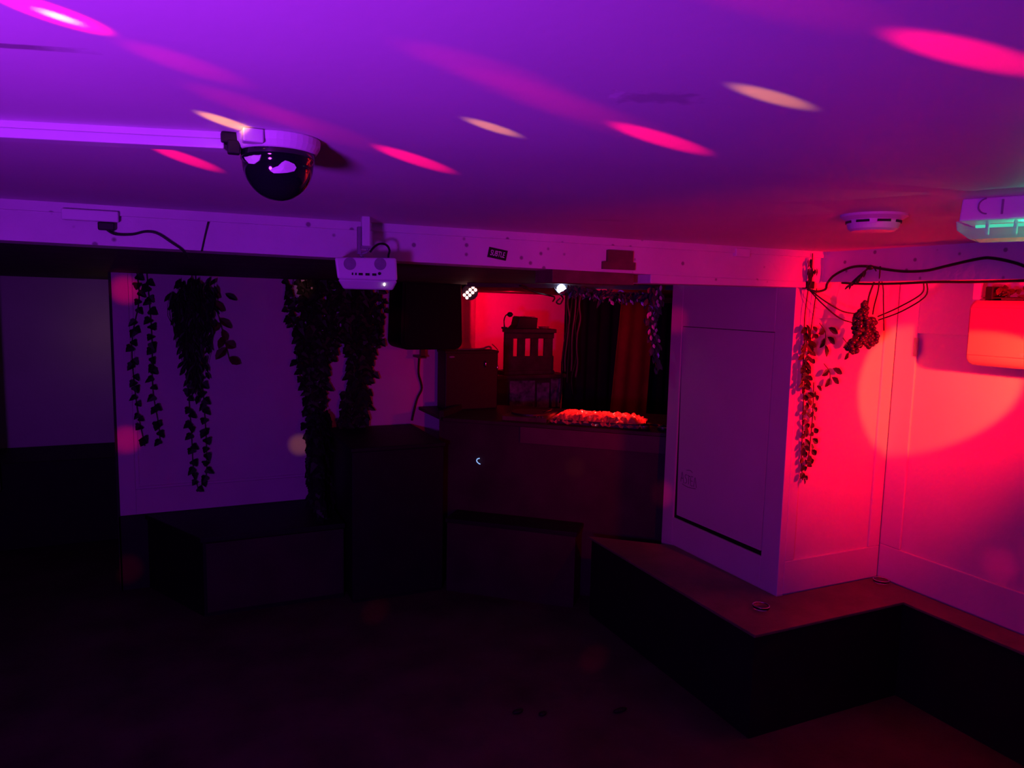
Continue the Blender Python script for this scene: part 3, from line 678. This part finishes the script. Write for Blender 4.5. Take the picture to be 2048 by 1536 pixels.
# ------------------------------------------------------------------ air conditioner on the right wall
t = thing('air_conditioner', 'pale wall-mounted air conditioner with a flat front, lit red', 'air conditioner', (3.0, 1.5, 1.53))
prof = [(2.905, 1.555), (2.93, 1.53), (WX - .002, 1.53), (WX - .002, 1.79), (2.925, 1.79), (2.90, 1.77)]
def prism_y(poly, y0, y1):
    n = len(poly); mb = MB()
    vs = [(x, y0, z) for x, z in poly] + [(x, y1, z) for x, z in poly]
    return mb.add(vs, [tuple(reversed(range(n))), tuple(range(n, 2 * n))] + [(i, (i + 1) % n, n + (i + 1) % n, n + i) for i in range(n)])
acc = prism_y(prof, 1.10, 1.92).build('casing', 'plastic_muted', t, bevel=.018, seg=4)
prism_y([(2.896, 1.575), (2.902, 1.572), (2.902, 1.762), (2.895, 1.762)], 1.115, 1.905).build('front_cover', 'plastic_muted', t, bevel=.003); acf = t.children[-1]
MB().box(2.892, 2.896, 1.55, 1.695, 1.648, 1.672).build('display_strip', 'plastic_grey', acf)
MB().box(2.893, 2.897, 1.64, 1.70, 1.583, 1.592).build('badge', 'plastic_grey', acf)
for k in range(3):
    MB().box(2.955 + k * .04, 2.975 + k * .04, 1.13, 1.89, 1.789, 1.793).build('vent_slat', 'plastic_dark', acc)
t = thing('leaf_tangle', 'glinting tangle of leaves lying along the top of the air conditioner', 'leaves', (2.95, 1.6, 1.79))
mb = MB(); rr = random.Random(19)
for k in range(130):
    mb.leaf((rr.uniform(2.91, 3.06), rr.uniform(1.15, 1.88), 1.797 + rr.uniform(0, .03)), (rr.uniform(-1, 1), rr.uniform(-1, 1), rr.uniform(-.2, .5)), (rr.uniform(-.5, .5), rr.uniform(-.5, .5), 1), rr.uniform(.03, .06), .022, 'long')
mb.build('leaves', 'leaf_gloss', t)
MB().tube([(2.93, 1.88, 1.80), (2.97, 1.6, 1.803), (2.94, 1.4, 1.80), (2.98, 1.15, 1.80)], .003).build('stem', 'stem', t)
o = MB().box(2.93, 2.975, 1.845, 1.875, 1.793, 1.845).build('adapter_block', 'rubber', bevel=.004); tag(o, 'small black adapter block on top of the air conditioner', 'adapter')
o = MB().box(2.94, 2.955, 1.90, 1.93, 1.785, 1.872).build('hanger_strap', 'plastic_white', bevel=.002); tag(o, 'pale strap holding the end of the air conditioner to the beam', 'strap')
o = MB().box(WX - .006, WX + .002, 2.262, 2.282, 1.535, 1.62).build('wall_clip', 'plastic_grey', bevel=.002); tag(o, 'narrow grey clip on the corner board left of the air conditioner', 'clip')

# ------------------------------------------------------------------ ceiling fittings
t = thing('dome_camera', 'black dome security camera on a white base fixed to the ceiling', 'camera', (.155, 1.19, CEIL))
MB().lathe([(.001, 0), (.063, 0), (.062, -.012), (.056, -.022), (.001, -.022)], (.155, 1.19, CEIL), 40).build('base', 'plastic_white', t, smooth=False, bevel=.002)
dp = [(.0535, -.020), (.0545, -.028), (.0535, -.034)] + [(.052 * math.cos(PI / 2 * k / 12), -.036 - .056 * math.sin(PI / 2 * k / 12)) for k in range(12)] + [(.001, -.0921)]
MB().lathe(dp, (.155, 1.19, CEIL), 48).build('dome', 'dome', t, smooth=True)
Lp = [(.1044, 1.182, 1.9604), (.1253, 1.1476, 1.9567), (.1264, 1.1462, 1.951), (.1238, 1.1484, 1.9433), (.1175, 1.1548, 1.9388), (.1113, 1.1625, 1.9401), (.1066, 1.1702, 1.9473)]
Rp = [(.1376, 1.144, 1.9299), (.1408, 1.1418, 1.9334), (.1483, 1.1394, 1.9365), (.1531, 1.1382, 1.9417), (.158, 1.1379, 1.945), (.163, 1.1385, 1.9442), (.171, 1.1407, 1.9417), (.1741, 1.1425, 1.9373), (.1712, 1.1428, 1.932), (.1618, 1.1416, 1.9289), (.1513, 1.1419, 1.9272), (.143, 1.1435, 1.9267)]
for P_ in (Lp, Rp):
    ctr = Vector((.155, 1.19, CEIL - .036)); q_ = [Vector(p) for p in P_]; inn_ = [p + (ctr - p) * .06 for p in q_]
    md = sum(q_, Vector()) / len(q_); rad_ = sum((p - ctr).length for p in q_) / len(q_); md = ctr + (md - ctr).normalized() * (rad_ + .0022); q_ = [p + (p - ctr).normalized() * .0012 for p in q_]; k_ = len(q_)
    MB().add(q_ + inn_ + [md], [(i, (i + 1) % k_, 2 * k_) for i in range(k_)] + [(i, k_ + i, k_ + (i + 1) % k_, (i + 1) % k_) for i in range(k_)] + [tuple(range(k_, 2 * k_))]).build('pale_window', 'plastic_white', t.children[1])
MB().box(.10, .128, 1.128, 1.15, CEIL - .02, CEIL - .001).build('latch', 'plastic_white', t, bevel=.002)
t = thing('cable_trunking', 'long white strip of cable trunking running along the ceiling to the dome camera', 'trunking', (-.2, 1.26, CEIL))
a_ = Vector((.288, -.084)).normalized()
MB().obox((.078 - a_.x * 1.4, 1.184 - a_.y * 1.4), a_, 1.4, .03, CEIL - .012, CEIL).build('base', 'plastic_white', t)
MB().obox((.078 - a_.x * 1.4, 1.180 - a_.y * 1.4), a_, 1.4, .034, CEIL - .024, CEIL - .010).build('lid', 'plastic_white', t, bevel=.002)
t = thing('cable_connector', 'black cable connector between the trunking and the dome camera', 'connector', (.088, 1.18, CEIL - .02))
MB().box(.074, .102, 1.172, 1.195, CEIL - .016, CEIL - .001).build('socket', 'rubber', t, bevel=.002)
MB().box(.083, .10, 1.170, 1.188, CEIL - .031, CEIL - .012).build('plug', 'rubber', t, bevel=.002)

t = thing('smoke_detector', 'round white smoke detector on the red-lit ceiling', 'smoke detector', (1.628, 1.343, CEIL))
MB().lathe([(.001, 0), (.078, 0), (.079, -.006), (.066, -.014), (.001, -.014)], (1.628, 1.343, CEIL), 40).build('base', 'plastic_white', t)
MB().lathe([(.064, -.012), (.062, -.024), (.058, -.036), (.05, -.041), (.001, -.042)], (1.628, 1.343, CEIL), 40).build('cover', 'plastic_white', t, smooth=False); cv_ = t.children[-1]
for k in range(8):
    a = 2 * PI * k / 8 + .3
    c = (1.628 + .0635 * math.cos(a), 1.343 + .0635 * math.sin(a)); d = (-math.sin(a), math.cos(a))
    MB().obox((c[0] - d[0] * .016, c[1] - d[1] * .016), d, .032, .004, CEIL - .022, CEIL - .016).build('vent_slot', 'plastic_dark', cv_)

t = thing('alarm_beacon', 'boxy white ceiling alarm with a green-lit clear lens', 'alarm', (1.62, 1.0, CEIL))
ba = Vector((.38, -.925)); bb = Vector((.925, .38)); bo = Vector((1.535, 1.053))
def taper(l, d, z0, z1, g):
    mb = MB(); vs = []
    for z, q in ((z0, 0), (z1, g)):
        for s_, e in ((q, q), (l - q, q), (l - q, d - q), (q, d - q)): v = bo + ba * s_ + bb * e; vs.append((v.x, v.y, z))
    return mb.add(vs, [(0, 1, 2, 3), (7, 6, 5, 4), (0, 4, 5, 1), (1, 5, 6, 2), (2, 6, 7, 3), (3, 7, 4, 0)])
taper(.24, .13, CEIL - .047, CEIL, .003).build('housing', 'plastic_white', t, bevel=.003)
MB().obox(tuple(bo + ba * .075 - bb * .001), ba, .004, .004, CEIL - .036, CEIL - .006).build('knockout', 'plastic_grey', t)
v = bo + ba * .05 - bb * .0005
ring = [(v.x + ba.x * .016 * math.cos(q), v.y + ba.y * .016 * math.cos(q), CEIL - .018 + .016 * math.sin(q)) for q in [PI * .55 + PI * .95 * k / 12 for k in range(13)]]
MB().tube(ring, .0016, 5, 1).build('knockout_ring', 'plastic_grey', t)
ln = MB(); vs = []
for z, q, s2 in ((CEIL - .047, -.004, -.004), (CEIL - .066, -.002, -.002), (CEIL - .084, .02, .012)):
    for s_, e in ((q, s2), (.24 - q, s2), (.24 - q, .13 - s2), (q, .13 - s2)): v = bo + ba * s_ + bb * e; vs.append((v.x, v.y, z))
ln.add(vs, [(8, 9, 10, 11)] + [(k * 4 + i, k * 4 + (i + 1) % 4, k * 4 + 4 + (i + 1) % 4, k * 4 + 4 + i) for k in range(2) for i in range(4)])
ln.build('lens', 'lens', t)
for k in range(3):
    v = bo + ba * (.05 + .05 * k) + bb * .02
    MB().lathe([(.001, 0), (.004, 0), (.004, -.028), (.001, -.028)], (v.x, v.y, CEIL - .048), 10).build('led_post', 'plastic_white', t)
v = bo + ba * .02 + bb * .06
MB().obox(tuple(v), ba, .2, .012, CEIL - .056, CEIL - .05).build('led_strip', 'led_green', t)

# ------------------------------------------------------------------ projector on the beam
t = thing('projector', 'small white projector hanging from the ceiling in front of the beam', 'projector', (.525, 2.1, 1.80))
def pt(px, z, y=2.15): return (px, y, z)
front = [(.432, 1.862), (.614, 1.868), (.618, 1.800), (.440, 1.800)]
n4 = [(x, 2.15, z) for x, z in front] + [(x + .038, 2.30, z + .004) for x, z in front]
low = [(.440, 2.15, 1.800), (.618, 2.15, 1.800), (.610, 2.175, 1.772), (.462, 2.175, 1.772), (.478, 2.30, 1.804), (.656, 2.30, 1.804), (.648, 2.30, 1.786), (.50, 2.30, 1.786)]
MB().add(n4, [(0, 1, 2, 3), (7, 6, 5, 4), (0, 4, 5, 1), (1, 5, 6, 2), (2, 6, 7, 3), (3, 7, 4, 0)]).build('body', 'plastic_white', t, bevel=.007, seg=3); pb_ = t.children[-1]
MB().add(low, [(0, 1, 2, 3), (7, 6, 5, 4), (0, 4, 5, 1), (1, 5, 6, 2), (2, 6, 7, 3), (3, 7, 4, 0)]).build('underside', 'plastic_white', t, bevel=.006, seg=3)
def disc_y(c, r, y, seg=28, th=.003):
    mb = MB(); vs = [(c[0] + r * math.cos(2 * PI * k / seg), y - th, c[1] + r * math.sin(2 * PI * k / seg)) for k in range(seg)]
    vs += [(v[0], y + .002, v[2]) for v in vs]
    return mb.add(vs, [tuple(range(seg)), tuple(reversed(range(seg, 2 * seg)))] + [(k, (k + 1) % seg, seg + (k + 1) % seg, seg + k) for k in range(seg)])
for c in ((.4755, 1.845), (.565, 1.848)):
    disc_y(c, .018, 2.15, th=.0015).build('speaker_grille', 'plastic_grey', pb_)
for x, w_ in ((.483, .004), (.493, .004), (.507, .012), (.527, .012), (.547, .012)):
    MB().box(x - w_ / 2, x + w_ / 2, 2.148, 2.152, 1.813, 1.820).build('port', 'plastic_dark', pb_)
disc_y((.5625, 1.820), .0045, 2.15, 14).build('port', 'plastic_dark', pb_)
MB().ball((.580, 2.158, 1.789), .0035, 8, 6, (.8, 1, 1.4)).build('glint_or_indicator', 'led_dot', t, smooth=True)
MB().box(.517, .540, 2.17, 2.192, 1.90, CEIL - .0).build('mount_bar', 'plastic_white', t, bevel=.002)
MB().box(.505, .515, 2.172, 2.19, 1.875, 1.955).build('mount_arm', 'plastic_grey', t, bevel=.002)
MB().box(.512, .545, 2.172, 2.19, 1.893, 1.90).build('mount_joint', 'plastic_grey', t)
MB().tube([(.532, 2.181, 1.90), (.535, 2.181, 1.885), (.515, 2.181, 1.875), (.525, 2.181, 1.862)], .004).build('mount_hook', 'plastic_grey', t)
o = MB().tube([(.548, 2.20, 1.885), (.562, 2.21, 1.90), (.580, 2.22, 1.911), (.60, 2.23, 1.912), (.612, 2.235, 1.905), (.618, 2.24, 1.893), (.612, 2.23, 1.88), (.609, 2.22, 1.868)], .0035).build('projector_cable', 'cable', smooth=True)
tag(o, 'short curved cable arching above the projector', 'cable')

# beam fittings
t = thing('junction_box', 'long white junction box at the top of the beam at the recess end', 'junction box', (-.19, 2.34, 1.95))
MB().box(-.256, -.121, 2.315, 2.338, 1.939, 1.968).build('cover', 'plastic_white', t, bevel=.003)
MB().box(-.172, -.131, 2.318, 2.342, 1.917, 1.938).build('plug', 'rubber', t, bevel=.003)
o = MB().tube([(-.15, 2.33, 1.918), (-.13, 2.335, 1.908), (-.09, 2.338, 1.910), (-.055, 2.34, 1.920), (-.025, 2.34, 1.916), (.01, 2.34, 1.893), (.04, 2.345, 1.872), (.055, 2.36, 1.85)], .0035).build('beam_cable', 'cable', smooth=True)
tag(o, 'black cable curling from the junction box down over the beam', 'cable')
o = MB().tube([(.108, 2.34, 1.957), (.099, 2.345, 1.92), (.088, 2.345, 1.872)], .0026).build('beam_wire', 'cable', smooth=True)
tag(o, 'thin straight wire crossing the face of the beam', 'cable')
o = MB().box(2.062, 2.136, 2.33, 2.35, 1.944, 1.977).build('junction_box', 'plastic_white', bevel=.003); tag(o, 'small square white box on the beam above the pillar', 'junction box')
t = thing('hinge_plate', 'dark brown stepped board piece fixed on the beam', 'board', (1.52, 2.345, 1.9))
MB().box(1.466, 1.576, 2.336, 2.35, 1.90, 1.942).build('upper_piece', 'brown', t)
MB().box(1.447, 1.588, 2.337, 2.35, 1.872, 1.90).build('lower_piece', 'brown', t)

# sticker
t = thing('sticker', 'tilted black sticker lettered SUBTLE on the beam', 'sticker', (1.027, 2.347, 1.908))
ang = R(-8.5)
def rot2(x, z): return (1.027 + x * math.cos(ang) - z * math.sin(ang), 1.908 + x * math.sin(ang) + z * math.cos(ang))
pp = [rot2(-.035, -.0175), rot2(.035, -.0175), rot2(.037, .0175), rot2(-.033, .0175)]
MB().prism_xz(pp, 2.347, 2.351).build('backing', 'sticker', t)
fc = bpy.data.curves.new('lettering', 'FONT'); fc.body = 'SUBTLE'; fc.size = .0235; fc.extrude = .0003; fc.align_x = 'CENTER'; fc.align_y = 'CENTER'; fc.shear = .12
fc.materials.append(M['ink'])
ft = bpy.data.objects.new('text_source', fc); C.objects.link(ft)
fm = bpy.data.meshes.new_from_object(ft.evaluated_get(bpy.context.evaluated_depsgraph_get())); bpy.data.objects.remove(ft)
fo = bpy.data.objects.new('lettering', fm); C.objects.link(fo); fo.parent = t
fo.rotation_euler = (PI / 2, -ang, 0); fo.scale = (.70, 1.15, 1); fo.location = (0.0, -.0008, -.001)

# marker scribble on the loose panel
sc_ = MB()
def stroke(pts): sc_.tube([(PX + .0008, 3.085 - a, .835 + b_) for a, b_ in pts], .0016, 4, 3)
stroke([(-.012, -.025), (-.004, .028), (.012, -.03)]); stroke([(-.01, -.005), (.008, -.006)])
stroke([(.035, .02), (.022, .018), (.022, .006), (.036, -.006), (.034, -.022), (.02, -.026)])
stroke([(.042, .02), (.064, .018)]); stroke([(.053, .019), (.052, -.026)])
stroke([(.086, .02), (.07, .019), (.07, -.026), (.088, -.026)]); stroke([(.07, -.003), (.084, -.004)])
stroke([(.094, -.03), (.102, .022), (.116, -.03)]); stroke([(.0, -.036), (.05, -.042), (.11, -.036)]); stroke([(.03, .045), (.06, .05), (.08, .042)])
tag(sc_.build('marker_scribble', 'marker'), 'faint marker scribble low on the loose panel of the pillar', 'graffiti')

# scraps on the floor
rr = random.Random(2)
for (x, y, L, lab) in ((1.297, 2.657, .05, 'dark scrap lying on the open floor, nearest the ivy side'), (1.388, 2.602, .036, 'smallest dark scrap on the floor, middle of the three'), (1.709, 2.497, .07, 'long dark scrap on the floor nearest the corner bench')):
    o = MB().ball((x, y, .009), .016, 10, 6, (L / .032, .8, .5)).build('floor_scrap', 'rubber', smooth=True); tag(o, lab, 'scrap', 'dark scraps on the floor')

# ------------------------------------------------------------------ lights
def aim(o, d): o.rotation_euler = Vector(d).to_track_quat('-Z', 'Y').to_euler()
def lamp(name, kind, loc, col, power, target=None, size=None, blend=.5, radius=.03):
    l = bpy.data.lights.new(name, kind); l.color = col; l.energy = power
    o = bpy.data.objects.new(name, l); C.objects.link(o); o.location = loc
    if kind != 'AREA': l.shadow_soft_size = radius
    if kind == 'SPOT': l.spot_size = R(size); l.spot_blend = blend
    if kind == 'AREA': l.size = size
    if target is not None: aim(o, Vector(target) - Vector(loc))
    return o
# purple wash from the lamp that stands behind the viewer on the recess side
PW = Vector((-.53, .13, 1.47))
lamp('purple_wash', 'SPOT', PW, (.40, .019, 1), 78, PW + Vector((.31, .85, .40)), 172, 1, .10)
# unseen red fill added low behind the viewer to redden pillar and beam
lamp('red_fill', 'SPOT', (.9, -.5, 1.2), (1, .0004, .03), 78, (1.85, 2.6, 1.55), 48, 1, .05)
# red stage lamp fixed to the downstand beam, out to the right
RL = (2.555, 1.24, 1.65)
lamp('red_flood', 'SPOT', RL, (1, .0004, .004), 165, (2.98, 2.38, 1.50), 90, 1, .03)
lamp('red_beam', 'SPOT', RL, (1, .052, .012), 150, (3.22, 2.38, 1.36), 30, .3, .012)
# rotating party lamp: narrow beams
PS = Vector((-.49, .42, 1.73))
RED = (1, .0, .06); AMB = (1, .30, .0)
def beam(tgt, size, p, col, blend=.8): lamp('party_beam', 'SPOT', PS, col, p, tgt, size, blend, .004)
beam((-.085, .765, CEIL), 4.6, 260, RED); beam((-.080, .772, CEIL), 1.7, 150, (1, .34, .36), .8)
for tg, s_, p in (((.672, .467, CEIL), 2.9, 380), ((.645, .90, CEIL), 2.8, 420), ((.385, 1.24, CEIL), 2.9, 400), ((.034, 1.45, CEIL), 2.9, 360)):
    beam(tg, s_, p, RED)
for tg, s_, p in (((.625, .662, CEIL), 1.9, 190), ((.409, .959, CEIL), 1.8, 170), ((.080, 1.118, CEIL), 2.4, 240)):
    beam(tg, s_, p, AMB)
for tg in ((.10, 1.01, CEIL), (.20, 1.09, CEIL), (.30, .73, CEIL), (.40, .79, CEIL), (.50, .84, CEIL), (.42, .455, CEIL), (.02, .86, CEIL)):
    beam(tg, 5.5, 16, RED, 1)
for tg, p in (((-.228, VY, 1.761), 150), ((-.25, VY, .898), 120), ((1.40, VY, 1.60), 110), ((2.448, 3.2, 1.664), 90), ((2.448, 3.26, .70), 90), ((3.1, 1.82, .70), 70), ((-.27, VY, .12), 120), ((1.0, 3.9, 0), 60), ((1.85, 2.95, 0), 60)):
    beam(tg, 2.6, p * 1.5, (1, 0, .08), 1)
for tg, p in (((.727, VY, .806), 100), ((.775, VY, 1.80), 100), ((2.146, 3.702, .777), 40)):
    beam(tg, 2.1, p * 1.2, AMB, 1)
# booth lamps
lamp('booth_red', 'SPOT', (2.55, 5.55, 1.80), (1, .0, .025), 34, (2.95, 6.3, 1.70), 130, 1, .03)
for u_ in (-.88, -.72, -.56):
    lamp('counter_red', 'SPOT', bp3(u_ + .05, 4.62, 1.80), (1, .018, .014), 200, bp3(u_, 4.42, 1.04), 24, .7, .02)
lamp('booth_fill', 'POINT', (2.9, 4.7, 1.70), (1, .0, .06), 2.2, radius=0)
lamp('blue_spot', 'SPOT', tuple(sc + sd_ * .035 + Vector((.01, .0, -.035))), (.14, .30, 1), 22, bp3(-.62, 4.28, 1.775), 36, .6, .015)
v = bo + ba * .12 + bb * .05
lamp('beacon_glow', 'POINT', (v.x, v.y, CEIL - .066), (.02, 1, .5), .16, radius=0)
# faint warm spill in the recess
lamp('recess_lamp', 'POINT', (-.41, 5.95, 1.45), (1, .5, .2), .16, radius=0)

# ------------------------------------------------------------------ camera, world, view
cam = bpy.data.cameras.new('camera'); cam.sensor_width = 36; cam.lens = 1470 / 2048 * 36; cam.clip_start = .02
co = bpy.data.objects.new('camera', cam); C.objects.link(co)
P, RO, Y = R(-6.49), R(1.24), R(24.97)
fw = Vector((math.sin(Y) * math.cos(P), math.cos(Y) * math.cos(P), math.sin(P))); rt = Vector((math.cos(Y), -math.sin(Y), 0)); up = rt.cross(fw)
r2 = rt * math.cos(RO) + up * math.sin(RO); u2 = up * math.cos(RO) - rt * math.sin(RO)
mw = Matrix((r2, u2, -fw)).transposed().to_4x4(); mw.translation = (0, 0, 1.75)
co.matrix_world = mw
S = bpy.context.scene; S.camera = co
wd = bpy.data.worlds.new('dark_room'); S.world = wd; wd.use_nodes = True
wd.node_tree.nodes['Background'].inputs['Color'].default_value = (.10, .08, 1, 1); wd.node_tree.nodes['Background'].inputs['Strength'].default_value = .0
S.view_settings.view_transform = 'Standard'; S.view_settings.look = 'None'; S.view_settings.gamma = 1; S.view_settings.use_curve_mapping = False
S.view_settings.exposure = 0
S.cycles.use_denoising = True
